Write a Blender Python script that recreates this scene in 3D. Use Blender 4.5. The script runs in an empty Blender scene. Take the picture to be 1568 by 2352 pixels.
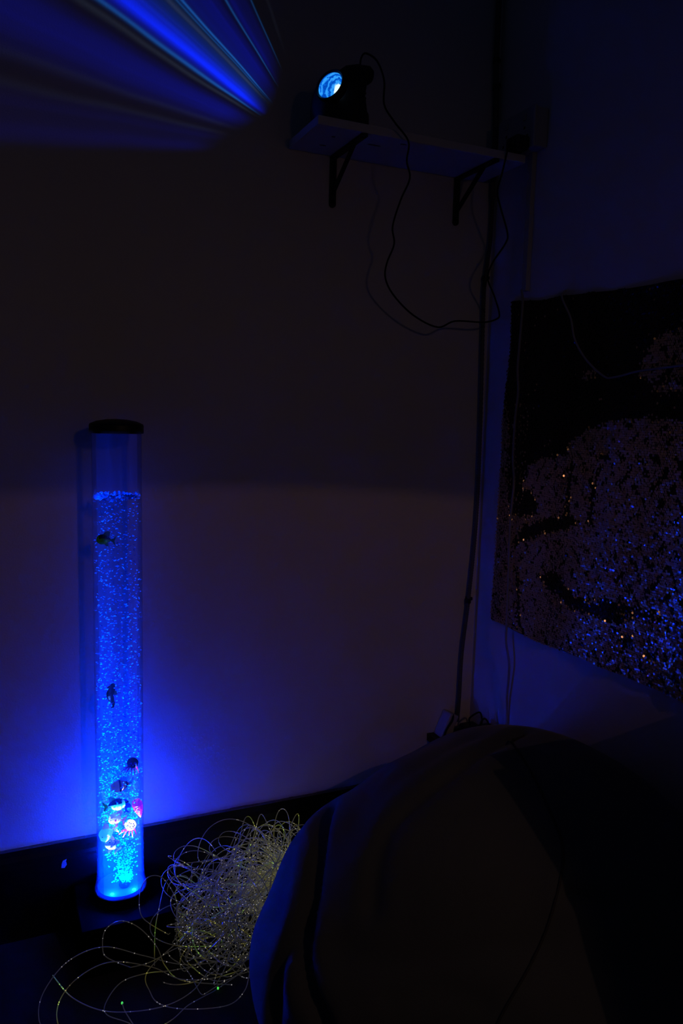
import bpy, math, random
import numpy as np
from mathutils import Vector, Matrix
from mathutils.bvhtree import BVHTree

random.seed(7)
RNG = np.random.default_rng(7)
scene = bpy.context.scene
COL = scene.collection

# ------------------------------------------------------------------ camera
def set_camera():
    yaw, pitch, roll = math.radians(65.7445), math.radians(-6.9099), math.radians(1.4511)
    F = Vector((math.cos(yaw)*math.cos(pitch), math.sin(yaw)*math.cos(pitch), math.sin(pitch)))
    R = Vector((math.sin(yaw), -math.cos(yaw), 0.0))
    U = R.cross(F)
    R2 = R*math.cos(roll) + U*math.sin(roll)
    U2 = -R*math.sin(roll) + U*math.cos(roll)
    cam = bpy.data.cameras.new('camera')
    cam.sensor_fit = 'VERTICAL'
    cam.sensor_height = 36.0
    cam.lens = 1790.2657/2352*36.0
    cam.clip_start = 0.02
    ob = bpy.data.objects.new('camera', cam)
    M = Matrix((R2, U2, -F)).transposed().to_4x4()
    M.translation = Vector((-1.1889, -1.7406, 1.1553))
    ob.matrix_world = M
    COL.objects.link(ob)
    scene.camera = ob
set_camera()

# ------------------------------------------------------------------ world, exposure
world = bpy.data.worlds.new('night_room')
scene.world = world
world.use_nodes = True
WORLD_COL = (0.0028, 0.0040, 0.0098)
bg = world.node_tree.nodes['Background']
bg.inputs[0].default_value = (*WORLD_COL, 1)
bg.inputs[1].default_value = 1.0

vs = scene.view_settings
vs.view_transform = 'Standard'
vs.look = 'None'
vs.exposure = 0.0
vs.gamma = 1.0
vs.use_curve_mapping = False
cy = scene.cycles
cy.transparent_max_bounces = 96
cy.volume_bounces = 1
cy.caustics_reflective = False
cy.caustics_refractive = False
cy.sample_clamp_indirect = 0.0
cy.max_bounces = 4
cy.diffuse_bounces = 3
cy.use_denoising = True

# strengths of the lamps built further down
LED_POWER = 1.7          # blue ring lamps in the foot of the bubble tube
BEAM_POWER = 10.0        # upward beam in the water
WARM_POWER = 4.1         # small bright point in the unseen lamp added behind the camera
GLOW_POWER = 2.4         # dim fill light added at the rim of the same shade
GOBO_POWER = 2.6        # wave projector on the shelf

# ------------------------------------------------------------------ materials
MATS = {}
def nt_of(name):
    m = bpy.data.materials.new(name)
    m.use_nodes = True
    MATS[name] = m
    nt = m.node_tree
    return m, nt, nt.nodes['Principled BSDF'], nt.nodes['Material Output']

def mat(name, col, rough=0.6, metal=0.0, spec=0.5, noise=0.0, nscale=40.0, bump=0.0, bscale=200.0,
        col2=None, coat=0.0, sheen=0.0):
    m, nt, p, out = nt_of(name)
    p.inputs['Roughness'].default_value = rough
    p.inputs['Metallic'].default_value = metal
    p.inputs['Specular IOR Level'].default_value = spec
    p.inputs['Coat Weight'].default_value = coat
    p.inputs['Sheen Weight'].default_value = sheen
    tc = nt.nodes.new('ShaderNodeTexCoord')
    nz = nt.nodes.new('ShaderNodeTexNoise')
    nz.inputs['Scale'].default_value = nscale
    nz.inputs['Detail'].default_value = 5
    nt.links.new(tc.outputs['Object'], nz.inputs['Vector'])
    mx = nt.nodes.new('ShaderNodeMix')
    mx.data_type = 'RGBA'
    c2 = col2 if col2 else tuple(c*(1-noise) for c in col)
    mx.inputs[6].default_value = (*col, 1)
    mx.inputs[7].default_value = (*c2, 1)
    nt.links.new(nz.outputs['Fac'], mx.inputs[0])
    nt.links.new(mx.outputs[2], p.inputs['Base Color'])
    if bump:
        nb = nt.nodes.new('ShaderNodeTexNoise')
        nb.inputs['Scale'].default_value = bscale
        nb.inputs['Detail'].default_value = 6
        nt.links.new(tc.outputs['Object'], nb.inputs['Vector'])
        b = nt.nodes.new('ShaderNodeBump')
        b.inputs['Strength'].default_value = bump
        b.inputs['Distance'].default_value = 0.002
        nt.links.new(nb.outputs['Fac'], b.inputs['Height'])
        nt.links.new(b.outputs['Normal'], p.inputs['Normal'])
    return m

def M(nt, op, a, b=None, c=None, clamp=False):
    n = nt.nodes.new('ShaderNodeMath')
    n.operation = op
    n.use_clamp = clamp
    for i, v in enumerate((a, b, c)):
        if v is None:
            continue
        if isinstance(v, (int, float)):
            n.inputs[i].default_value = v
        else:
            nt.links.new(v, n.inputs[i])
    return n.outputs[0]

def smooth(nt, x, e0, e1):
    n = nt.nodes.new('ShaderNodeMapRange')
    n.interpolation_type = 'SMOOTHSTEP'
    nt.links.new(x, n.inputs[0])
    for i, v in ((1, e0), (2, e1)):
        if isinstance(v, (int, float)):
            n.inputs[i].default_value = v
        else:
            nt.links.new(v, n.inputs[i])
    return n.outputs[0]

mat('plaster', (0.62, 0.60, 0.58), rough=0.9, spec=0.2, noise=0.08, nscale=3.0, bump=0.25, bscale=260)
mat('carpet', (0.034, 0.034, 0.036), rough=1.0, spec=0.1, noise=0.45, nscale=220, bump=0.6, bscale=500)
mat('plinth_black', (0.0012, 0.0012, 0.0014), rough=0.8, spec=0.02)
mat('black_gloss_paint', (0.004, 0.004, 0.0045), rough=0.32, spec=0.25, noise=0.3, nscale=8, bump=0.06, bscale=60)
mat('paint_chip', (0.30, 0.30, 0.34), rough=0.7)
mat('dust', (0.22, 0.20, 0.19), rough=1.0, spec=0.1, noise=0.6, nscale=120)
mat('black_plastic', (0.008, 0.008, 0.009), rough=0.45, spec=0.35, noise=0.2)
mat('black_metal', (0.006, 0.006, 0.007), rough=0.5, spec=0.3, noise=0.2)
mat('screw_metal', (0.35, 0.35, 0.37), rough=0.4, metal=0.9)
mat('shelf_white', (0.58, 0.57, 0.56), rough=0.6, spec=0.3, noise=0.15, nscale=14)
mat('black_rubber', (0.004, 0.004, 0.005), rough=0.6, spec=0.25)
mat('conduit_dark', (0.10, 0.10, 0.09), rough=0.6, spec=0.3, noise=0.3, nscale=60)
mat('white_plastic', (0.36, 0.36, 0.36), rough=0.45, spec=0.4)
mat('frosted_foot', (0.04, 0.22, 0.50), rough=0.5, spec=0.4)
mat('trunking_white', (0.42, 0.41, 0.40), rough=0.55, spec=0.3)
mat('cable_white', (0.26, 0.26, 0.28), rough=0.5, spec=0.3)
mat('grey_cable', (0.24, 0.23, 0.22), rough=0.5, spec=0.3)
mat('bag_fabric', (0.112, 0.125, 0.115), rough=0.85, spec=0.15, noise=0.25, nscale=9, bump=0.25, bscale=420, sheen=0.15)
mat('seam_thread', (0.06, 0.056, 0.055), rough=0.9, spec=0.1)
mat('sequin_backing', (0.006, 0.005, 0.005), rough=0.95, spec=0.05)
mat('sequin_black', (0.010, 0.009, 0.009), rough=0.22, spec=0.5)
mat('sequin_bronze', (0.74, 0.50, 0.24), rough=0.20, metal=0.45, spec=0.6, noise=0.3, nscale=30)
mat('wood_dark', (0.10, 0.06, 0.035), rough=0.6, noise=0.4, nscale=12)

def acrylic():
    m, nt, p, out = nt_of('clear_acrylic')
    nt.nodes.remove(p)
    tr = nt.nodes.new('ShaderNodeBsdfTransparent')
    tr.inputs[0].default_value = (0.96, 0.97, 1.0, 1)
    gl = nt.nodes.new('ShaderNodeBsdfGlossy')
    gl.inputs['Roughness'].default_value = 0.06
    df = nt.nodes.new('ShaderNodeBsdfTranslucent')
    df.inputs[0].default_value = (0.5, 0.6, 1.0, 1)
    lw = nt.nodes.new('ShaderNodeLayerWeight')
    lw.inputs['Blend'].default_value = 0.18
    m1 = nt.nodes.new('ShaderNodeMixShader')
    m1.inputs[0].default_value = 0.03
    m2 = nt.nodes.new('ShaderNodeMixShader')
    nt.links.new(tr.outputs[0], m1.inputs[1])
    nt.links.new(df.outputs[0], m1.inputs[2])
    nt.links.new(M(nt, 'MULTIPLY', lw.outputs['Fresnel'], 0.5), m2.inputs[0])
    nt.links.new(m1.outputs[0], m2.inputs[1])
    nt.links.new(gl.outputs[0], m2.inputs[2])
    nt.links.new(m2.outputs[0], out.inputs['Surface'])
acrylic()

def water(name, dens, col, ab_dens, ab_col):
    m, nt, p, out = nt_of(name)
    nt.nodes.remove(p)
    v = nt.nodes.new('ShaderNodeVolumeScatter')
    v.inputs['Color'].default_value = (*col, 1)
    v.inputs['Density'].default_value = dens
    ab = nt.nodes.new('ShaderNodeVolumeAbsorption')
    ab.inputs['Color'].default_value = (*ab_col, 1)
    ab.inputs['Density'].default_value = ab_dens
    ad = nt.nodes.new('ShaderNodeAddShader')
    nt.links.new(v.outputs[0], ad.inputs[0])
    nt.links.new(ab.outputs[0], ad.inputs[1])
    nt.links.new(ad.outputs[0], out.inputs['Volume'])
water('blue_water', 0.9, (0.0, 0.22, 1.0), 2.5, (0.0, 0.25, 0.36))
water('misty_air', 0.8, (0.0, 0.2, 1.0), 0.8, (0.0, 0.2, 1.0))

def bubble_mat():
    m, nt, p, out = nt_of('air_bubble')
    nt.nodes.remove(p)
    tr = nt.nodes.new('ShaderNodeBsdfTransparent')
    df = nt.nodes.new('ShaderNodeBsdfDiffuse')
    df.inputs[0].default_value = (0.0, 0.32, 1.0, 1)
    tl = nt.nodes.new('ShaderNodeBsdfTranslucent')
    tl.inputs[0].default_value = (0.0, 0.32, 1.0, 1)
    a = nt.nodes.new('ShaderNodeMixShader')
    a.inputs[0].default_value = 0.5
    b = nt.nodes.new('ShaderNodeMixShader')
    b.inputs[0].default_value = 0.50
    nt.links.new(df.outputs[0], a.inputs[1])
    nt.links.new(tl.outputs[0], a.inputs[2])
    nt.links.new(tr.outputs[0], b.inputs[1])
    nt.links.new(a.outputs[0], b.inputs[2])
    nt.links.new(b.outputs[0], out.inputs['Surface'])
bubble_mat()

def emit(name, col, strength):
    m, nt, p, out = nt_of(name)
    p.inputs['Base Color'].default_value = (0.02, 0.02, 0.02, 1)
    p.inputs['Emission Color'].default_value = (*col, 1)
    p.inputs['Emission Strength'].default_value = strength
emit('led_glow', (0.02, 0.75, 1.0), 1.6)
emit('warm_bulb', (1.0, 0.5, 0.3), 3.0)
emit('fibre_tip_green', (0.10, 1.0, 0.12), 0.7)

def lens_mat():
    m, nt, p, out = nt_of('lit_lens')
    tc = nt.nodes.new('ShaderNodeTexCoord')
    sp = nt.nodes.new('ShaderNodeSeparateXYZ')
    nt.links.new(tc.outputs['Generated'], sp.inputs[0])
    # ripples round the lamp that sits low at one side of the dome
    nz = nt.nodes.new('ShaderNodeTexNoise')
    nz.inputs['Scale'].default_value = 7.0
    nz.inputs['Detail'].default_value = 4
    nt.links.new(tc.outputs['Generated'], nz.inputs['Vector'])
    dx = M(nt, 'SUBTRACT', sp.outputs[0], 0.68)
    dz = M(nt, 'SUBTRACT', sp.outputs[2], 0.25)
    r = M(nt, 'SQRT', M(nt, 'ADD', M(nt, 'MULTIPLY', dx, dx), M(nt, 'MULTIPLY', dz, dz)))
    rr = M(nt, 'ADD', M(nt, 'MULTIPLY', r, 34.0), M(nt, 'MULTIPLY', nz.outputs['Fac'], 9.0))
    wv = M(nt, 'ADD', M(nt, 'MULTIPLY', M(nt, 'SINE', rr), 0.5), 0.5)
    core = smooth(nt, r, 0.26, 0.06)
    val = M(nt, 'ADD', M(nt, 'ADD', M(nt, 'MULTIPLY', wv, 0.42), 0.12), M(nt, 'MULTIPLY', core, 2.2))
    ramp = nt.nodes.new('ShaderNodeValToRGB')
    e = ramp.color_ramp.elements
    e[0].position, e[0].color = 0.0, (0.0, 0.02, 0.25, 1)
    e[1].position, e[1].color = 1.0, (0.75, 1.0, 1.0, 1)
    for pos, c in ((0.25, (0.0, 0.10, 0.62, 1)), (0.55, (0.03, 0.35, 0.95, 1))):
        x = e.new(pos)
        x.color = c
    nt.links.new(val, ramp.inputs[0])
    p.inputs['Base Color'].default_value = (0.02, 0.02, 0.03, 1)
    p.inputs['Roughness'].default_value = 0.15
    nt.links.new(ramp.outputs[0], p.inputs['Emission Color'])
    p.inputs['Emission Strength'].default_value = 1.1
lens_mat()

def fibre_mat():
    m, nt, p, out = nt_of('side_glow_fibre')
    at = nt.nodes.new('ShaderNodeAttribute')
    at.attribute_name = 'along'          # x: length in metres, y: random per strand, z: nearness to the light head
    sp = nt.nodes.new('ShaderNodeSeparateXYZ')
    nt.links.new(at.outputs['Vector'], sp.inputs[0])
    s = M(nt, 'ADD', M(nt, 'MULTIPLY', sp.outputs[0], 300.0), M(nt, 'MULTIPLY', sp.outputs[1], 977.0))
    cell = M(nt, 'FLOOR', s)
    fr = M(nt, 'SUBTRACT', s, cell)
    wn = nt.nodes.new('ShaderNodeTexWhiteNoise')
    wn.noise_dimensions = '1D'
    nt.links.new(cell, wn.inputs['W'])
    on = smooth(nt, wn.outputs['Value'], 0.86, 1.0)
    on = M(nt, 'POWER', on, 2.2)
    dot = smooth(nt, M(nt, 'ABSOLUTE', M(nt, 'SUBTRACT', fr, 0.5)), 0.36, 0.12)
    spark = M(nt, 'MULTIPLY', on, dot)
    # slow change of colour along the strand: white, yellow, green, blue
    nz = nt.nodes.new('ShaderNodeTexNoise')
    nz.noise_dimensions = '1D'
    nz.inputs['Scale'].default_value = 1.0
    nz.inputs['Detail'].default_value = 1
    nt.links.new(M(nt, 'ADD', M(nt, 'MULTIPLY', sp.outputs[0], 6.0), M(nt, 'MULTIPLY', sp.outputs[1], 311.0)), nz.inputs['W'])
    rp = nt.nodes.new('ShaderNodeValToRGB')
    e = rp.color_ramp.elements
    e[0].position, e[0].color = 0.20, (0.25, 0.35, 1.0, 1)
    e[1].position, e[1].color = 0.80, (0.45, 0.9, 0.15, 1)
    for pos, c in ((0.42, (0.85, 0.80, 0.85, 1)), (0.58, (0.95, 0.85, 0.55, 1)), (0.68, (0.9, 0.75, 0.12, 1))):
        x = e.new(pos)
        x.color = c
    nt.links.new(nz.outputs['Fac'], rp.inputs[0])
    warm = nt.nodes.new('ShaderNodeMix')
    warm.data_type = 'RGBA'
    nt.links.new(M(nt, 'MULTIPLY', sp.outputs[2], 0.8), warm.inputs[0])
    nt.links.new(rp.outputs[0], warm.inputs[6])
    warm.inputs[7].default_value = (0.75, 0.72, 0.10, 1)
    lvl = M(nt, 'ADD', M(nt, 'MULTIPLY', M(nt, 'POWER', sp.outputs[2], 1.4), 0.085), 0.012)
    hot = smooth(nt, nz.outputs['Fac'], 0.60, 0.78)
    lvl = M(nt, 'ADD', lvl, M(nt, 'MULTIPLY', hot, 0.05))
    amp = M(nt, 'MULTIPLY', spark, M(nt, 'ADD', 0.45, M(nt, 'MULTIPLY', hot, 0.7)))
    p.inputs['Base Color'].default_value = (0.20, 0.20, 0.18, 1)
    p.inputs['Roughness'].default_value = 0.2
    p.inputs['Specular IOR Level'].default_value = 0.6
    nt.links.new(warm.outputs[2], p.inputs['Emission Color'])
    nt.links.new(M(nt, 'ADD', lvl, amp), p.inputs['Emission Strength'])
    m.cycles.emission_sampling = 'NONE'
fibre_mat()

# ------------------------------------------------------------------ mesh helpers
ORIGIN = {}
class MB:
    def __init__(self):
        self.v, self.f = [], []
    def add(self, vs, fs):
        o = len(self.v)
        self.v += [tuple(x) for x in vs]
        self.f += [tuple(i+o for i in f) for f in fs]
        return self
    def box(self, a, b):
        (x0, y0, z0), (x1, y1, z1) = a, b
        return self.add([(x0,y0,z0),(x1,y0,z0),(x1,y1,z0),(x0,y1,z0),(x0,y0,z1),(x1,y0,z1),(x1,y1,z1),(x0,y1,z1)],
                        [(0,3,2,1),(4,5,6,7),(0,1,5,4),(1,2,6,5),(2,3,7,6),(3,0,4,7)])
    def bar(self, a, b, w, h, up=(0, 0, 1)):
        a, b = Vector(a), Vector(b)
        d = (b-a).normalized()
        s = d.cross(Vector(up)).normalized()*w/2
        u = s.cross(d).normalized()*h/2
        vs = [p+x for p in (a, b) for x in (-s-u, s-u, s+u, -s+u)]
        return self.add(vs, [(0,1,2,3),(7,6,5,4),(0,4,5,1),(1,5,6,2),(2,6,7,3),(3,7,4,0)])
    def tube(self, pts, r, n=8, caps=True):
        pts = [Vector(p) for p in pts]
        rr = r if isinstance(r, (list, tuple)) else [r]*len(pts)
        t0 = (pts[1]-pts[0]).normalized()
        ref = Vector((0, 0, 1)) if abs(t0.z) < 0.9 else Vector((1, 0, 0))
        nrm = t0.cross(ref).normalized()
        vs, fs = [], []
        for i, p in enumerate(pts):
            t = (pts[min(i+1, len(pts)-1)]-pts[max(i-1, 0)])
            t = t.normalized() if t.length > 1e-9 else t0
            nrm = nrm - t*nrm.dot(t)
            nrm = nrm.normalized() if nrm.length > 1e-6 else t.orthogonal().normalized()
            bn = t.cross(nrm)
            for k in range(n):
                a = 2*math.pi*k/n
                vs.append(p+(nrm*math.cos(a)+bn*math.sin(a))*rr[i])
        for i in range(len(pts)-1):
            for k in range(n):
                fs.append((i*n+k, i*n+(k+1) % n, (i+1)*n+(k+1) % n, (i+1)*n+k))
        if caps:
            fs.append(tuple(range(n))[::-1])
            fs.append(tuple(range((len(pts)-1)*n, len(pts)*n)))
        return self.add(vs, fs)
    def lathe(self, prof, c=(0, 0, 0), n=32):
        vs, fs = [], []
        for r, z in prof:
            for k in range(n):
                a = 2*math.pi*k/n
                vs.append((c[0]+r*math.cos(a), c[1]+r*math.sin(a), c[2]+z))
        for i in range(len(prof)-1):
            for k in range(n):
                fs.append((i*n+k, i*n+(k+1) % n, (i+1)*n+(k+1) % n, (i+1)*n+k))
        closed = tuple(prof[0]) == tuple(prof[-1])
        if prof[0][0] > 1e-6 and not closed:
            fs.append(tuple(range(n))[::-1])
        if prof[-1][0] > 1e-6 and not closed:
            fs.append(tuple(range((len(prof)-1)*n, len(prof)*n)))
        return self.add(vs, fs)
    def ell(self, c, r, n=16, m=10, mat=None):
        vs, fs = [], []
        for i in range(m+1):
            th = math.pi*i/m
            for k in range(n):
                a = 2*math.pi*k/n
                p = Vector((r[0]*math.sin(th)*math.cos(a), r[1]*math.sin(th)*math.sin(a), r[2]*math.cos(th)))
                if mat:
                    p = mat @ p
                vs.append(p+Vector(c))
        for i in range(m):
            for k in range(n):
                fs.append((i*n+k, (i+1)*n+k, (i+1)*n+(k+1) % n, i*n+(k+1) % n))
        return self.add(vs, fs)
    def prism(self, poly, y0, y1):
        n = len(poly)
        vs = [(x, y0, z) for x, z in poly]+[(x, y1, z) for x, z in poly]
        fs = [tuple(range(n)), tuple(range(n, 2*n))[::-1]]
        fs += [(i, i+n, (i+1) % n+n, (i+1) % n) for i in range(n)]
        return self.add(vs, fs)
    def xf(self, Mx):
        self.v = [tuple(Mx @ Vector(p)) for p in self.v]
        return self
    def build(self, name, m, parent=None, flat=False, bevel=0.0, origin=None):
        o = Vector(origin) if origin is not None else (ORIGIN[parent.name] if parent else Vector((0, 0, 0)))
        me = bpy.data.meshes.new(name)
        me.from_pydata([tuple(Vector(p)-o) for p in self.v], [], self.f)
        me.validate()
        me.materials.append(MATS[m])
        if not flat:
            me.polygons.foreach_set('use_smooth', [True]*len(me.polygons))
        ob = bpy.data.objects.new(name, me)
        COL.objects.link(ob)
        if parent:
            ob.parent = parent
        else:
            ob.location = o
        ORIGIN[ob.name] = o
        if bevel:
            b = ob.modifiers.new('bevel', 'BEVEL')
            b.width, b.segments, b.limit_method = bevel, 2, 'ANGLE'
        elif not flat:
            try:
                me.set_sharp_from_angle(angle=math.radians(40))
            except Exception:
                pass
        return ob

def thing(name, loc, label, cat, group=None):
    o = bpy.data.objects.new(name, None)
    o.empty_display_size = 0.05
    o.location = loc
    COL.objects.link(o)
    ORIGIN[o.name] = Vector(loc)
    return tag(o, label, cat, group)
def tag(o, label, cat, group=None):
    o['label'], o['category'] = label, cat
    if group:
        o['group'] = group
    return o
def struct(o, label=None, cat=None):
    o['kind'] = 'structure'
    if label:
        o['label'] = label
    if cat:
        o['category'] = cat
    return o
def light(name, typ, loc, power, col, parent=None, **kw):
    l = bpy.data.lights.new(name, typ)
    l.energy = power
    l.color = col
    for k, v in kw.items():
        setattr(l, k, v)
    ob = bpy.data.objects.new(name, l)
    o = ORIGIN[parent.name] if parent else Vector((0, 0, 0))
    ob.location = Vector(loc)-o
    if parent:
        ob.parent = parent
    COL.objects.link(ob)
    return ob

def spline(P, n=8):
    P = [Vector(p) for p in P]
    out, N = [], len(P)
    for i in range(N-1):
        a, b, c, d = P[max(i-1, 0)], P[i], P[i+1], P[min(i+2, N-1)]
        for k in range(n):
            t = k/n
            out.append(0.5*((2*b)+(c-a)*t+(2*a-5*b+4*c-d)*t*t+(3*b-a-3*c+d)*t**3))
    out.append(P[-1])
    return out

# ------------------------------------------------------------------ the setting
def setting():
    X0, Y0, H = -2.6, -3.6, 2.7
    struct(MB().box((X0, Y0, -0.1), (0.12, 0.12, 0.0)).build('floor', 'carpet', flat=True), 'dark charcoal carpet floor under the tube and bean bag', 'floor')
    struct(MB().box((X0, 0.0, 0.0), (0.12, 0.12, H)).build('wall_left', 'plaster', flat=True), 'pale plaster wall behind the bubble tube and shelf', 'wall')
    struct(MB().box((0.0, Y0, 0.0), (0.12, 0.0, H)).build('wall_right', 'plaster', flat=True), 'pale plaster wall behind the sequin fabric', 'wall')
    # tall black skirting: flat face, ovolo and a narrow ledge
    prof = [(0.0, 0.0), (-0.020, 0.0), (-0.020, 0.168), (-0.0185, 0.174), (-0.0175, 0.182), (-0.0135, 0.192), (-0.012, 0.2), (-0.0115, 0.204), (0.0, 0.204)]
    mb = MB()
    n = len(prof)
    mb.add([(X0, y, z) for y, z in prof]+[(0.0, y, z) for y, z in prof],
           [(i, (i+1) % n, (i+1) % n+n, i+n) for i in range(n)]+[tuple(range(n))[::-1], tuple(range(n, 2*n))])
    bl = struct(mb.build('baseboard_left', 'black_gloss_paint', flat=True), 'tall black painted skirting board under the pale wall with the tube', 'baseboard')
    mb = MB()
    mb.add([(y, Y0, z) for y, z in prof]+[(y, -0.02, z) for y, z in prof],
           [(i, i+n, (i+1) % n+n, (i+1) % n) for i in range(n)]+[tuple(range(n)), tuple(range(n, 2*n))[::-1]])
    struct(mb.build('baseboard_right', 'black_gloss_paint', flat=True), 'tall black skirting board behind the bean bag', 'baseboard')
    # a chip in the paint left of the tube, and dust lying on the ledge
    c = (-1.066, -0.0212, 0.158)
    MB().add([(c[0]+dx, c[1], c[2]+dz) for dx, dz in ((-.006, -.008), (.001, -.009), (.006, -.002), (.004, .006), (.006, .011), (-.002, .009), (-.005, .001))]
             + [(c[0]+dx, -0.0199, c[2]+dz) for dx, dz in ((-.006, -.008), (.001, -.009), (.006, -.002), (.004, .006), (.006, .011), (-.002, .009), (-.005, .001))],
             [tuple(range(7)), tuple(range(7, 14))[::-1]]+[(i, i+7, (i+1) % 7+7, (i+1) % 7) for i in range(7)]).build('paint_chip', 'paint_chip', bl, flat=True)
    mb = MB()
    x = X0
    while x < -0.02:
        w = random.uniform(0.01, 0.05)
        mb.box((x, -0.0112, 0.2035), (min(x+w, -0.013), -0.0002, 0.2043+random.random()*0.0012))
        x += w
    mb.build('ledge_dust', 'dust', bl, flat=True)
setting()

# ------------------------------------------------------------------ unseen lamp and cabinet, added to shape the warm light
def warm_corner():
    # lamp added out of view, its shade sized to end the warm light mid-wall
    L = Vector((-0.45, -2.6, 1.90))
    zr, rr, tilt = L.z-0.141, 0.40, math.radians(2.7)
    s = thing('added_warm_lamp', (L.x, L.y, 0), 'unseen black standing lamp added behind the camera, drum shade cuts its warm light', 'lamp')
    MB().lathe([(0.0, 0.0), (0.13, 0.0), (0.13, 0.015), (0.012, 0.03), (0.010, 2.05), (0.0, 2.055)], (L.x, L.y-0.46, 0), 24).build('stand', 'black_metal', s)
    MB().bar((L.x, L.y-0.46, 2.045), (L.x, L.y, 2.06), 0.014, 0.014).build('arm', 'black_metal', s, flat=True)
    sh = MB().lathe([(rr, 0.0), (rr+0.002, 0.0), (rr-0.05, 0.27), (0.0, 0.272), (0.0, 0.269), (rr-0.053, 0.267), (rr, 0.0)], (0, 0, 0), 64)
    sh.xf(Matrix.Translation((L.x, L.y, zr)) @ Matrix.Rotation(tilt, 4, 'Y')).build('shade', 'black_metal', s)
    MB().tube([(L.x, L.y, 2.055), (L.x, L.y, L.z+0.008)], 0.006, 10).build('lamp_holder', 'black_metal', s)
    light('chip_light', 'POINT', L, WARM_POWER, (1.0, 0.52, 0.40), s, shadow_soft_size=0.0035)
    light('dim_fill_light', 'POINT', (L.x, L.y, zr+0.008), GLOW_POWER, (1.0, 0.60, 0.42), s, shadow_soft_size=0.085)  # fill added for the faint warm tone higher up the wall
    # unseen blocker added to shade the right side of the bean bag
    c = thing('blocker_cabinet', (-0.2, -1.6, 0), 'unseen dark wooden cabinet added to shade the right of the bean bag', 'cabinet')
    MB().box((-0.41, -1.80, 0.0), (-0.025, -1.45, 1.12)).build('carcass', 'wood_dark', c, flat=True, bevel=0.003)
    for y0, y1 in ((-1.795, -1.63), (-1.62, -1.455)):
        d = MB().box((-0.424, y0, 0.02), (-0.4105, y1, 1.10)).build('door', 'wood_dark', c, flat=True, bevel=0.002)
        MB().ell((-0.432, -1.64 if y0 < -1.7 else -1.61, 0.5), (0.010, 0.010, 0.010), 12, 8).build('knob', 'black_metal', d)
warm_corner()

# ------------------------------------------------------------------ bubble tube
TX, TY, TZ = -0.954, -0.089, 0.118
def bubble_mesh(items, name, parent):
    import bmesh
    bm = bmesh.new()
    bmesh.ops.create_icosphere(bm, subdivisions=1, radius=1.0)
    bv = np.array([v.co[:] for v in bm.verts])
    bf = np.array([[v.index for v in f.verts] for f in bm.faces])
    bm.free()
    n, k = len(items), len(bv)
    V = np.zeros((n, k, 3))
    o = np.array(ORIGIN[parent.name])
    for i, (c, r, ax) in enumerate(items):
        ca, sa = math.cos(ax), math.sin(ax)
        q = bv*np.array(r)
        V[i] = np.stack([q[:, 0]*ca-q[:, 2]*sa, q[:, 1], q[:, 0]*sa+q[:, 2]*ca], -1)+np.array(c)-o
    Fc = (bf[None]+(np.arange(n)*k)[:, None, None]).reshape(-1, 3)
    me = bpy.data.meshes.new(name)
    me.from_pydata(V.reshape(-1, 3).tolist(), [], Fc.tolist())
    me.polygons.foreach_set('use_smooth', [True]*len(me.polygons))
    me.materials.append(MATS['air_bubble'])
    ob = bpy.data.objects.new(name, me)
    COL.objects.link(ob)
    ob.parent = parent
    ob['kind'] = 'stuff'
    return ob

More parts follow.
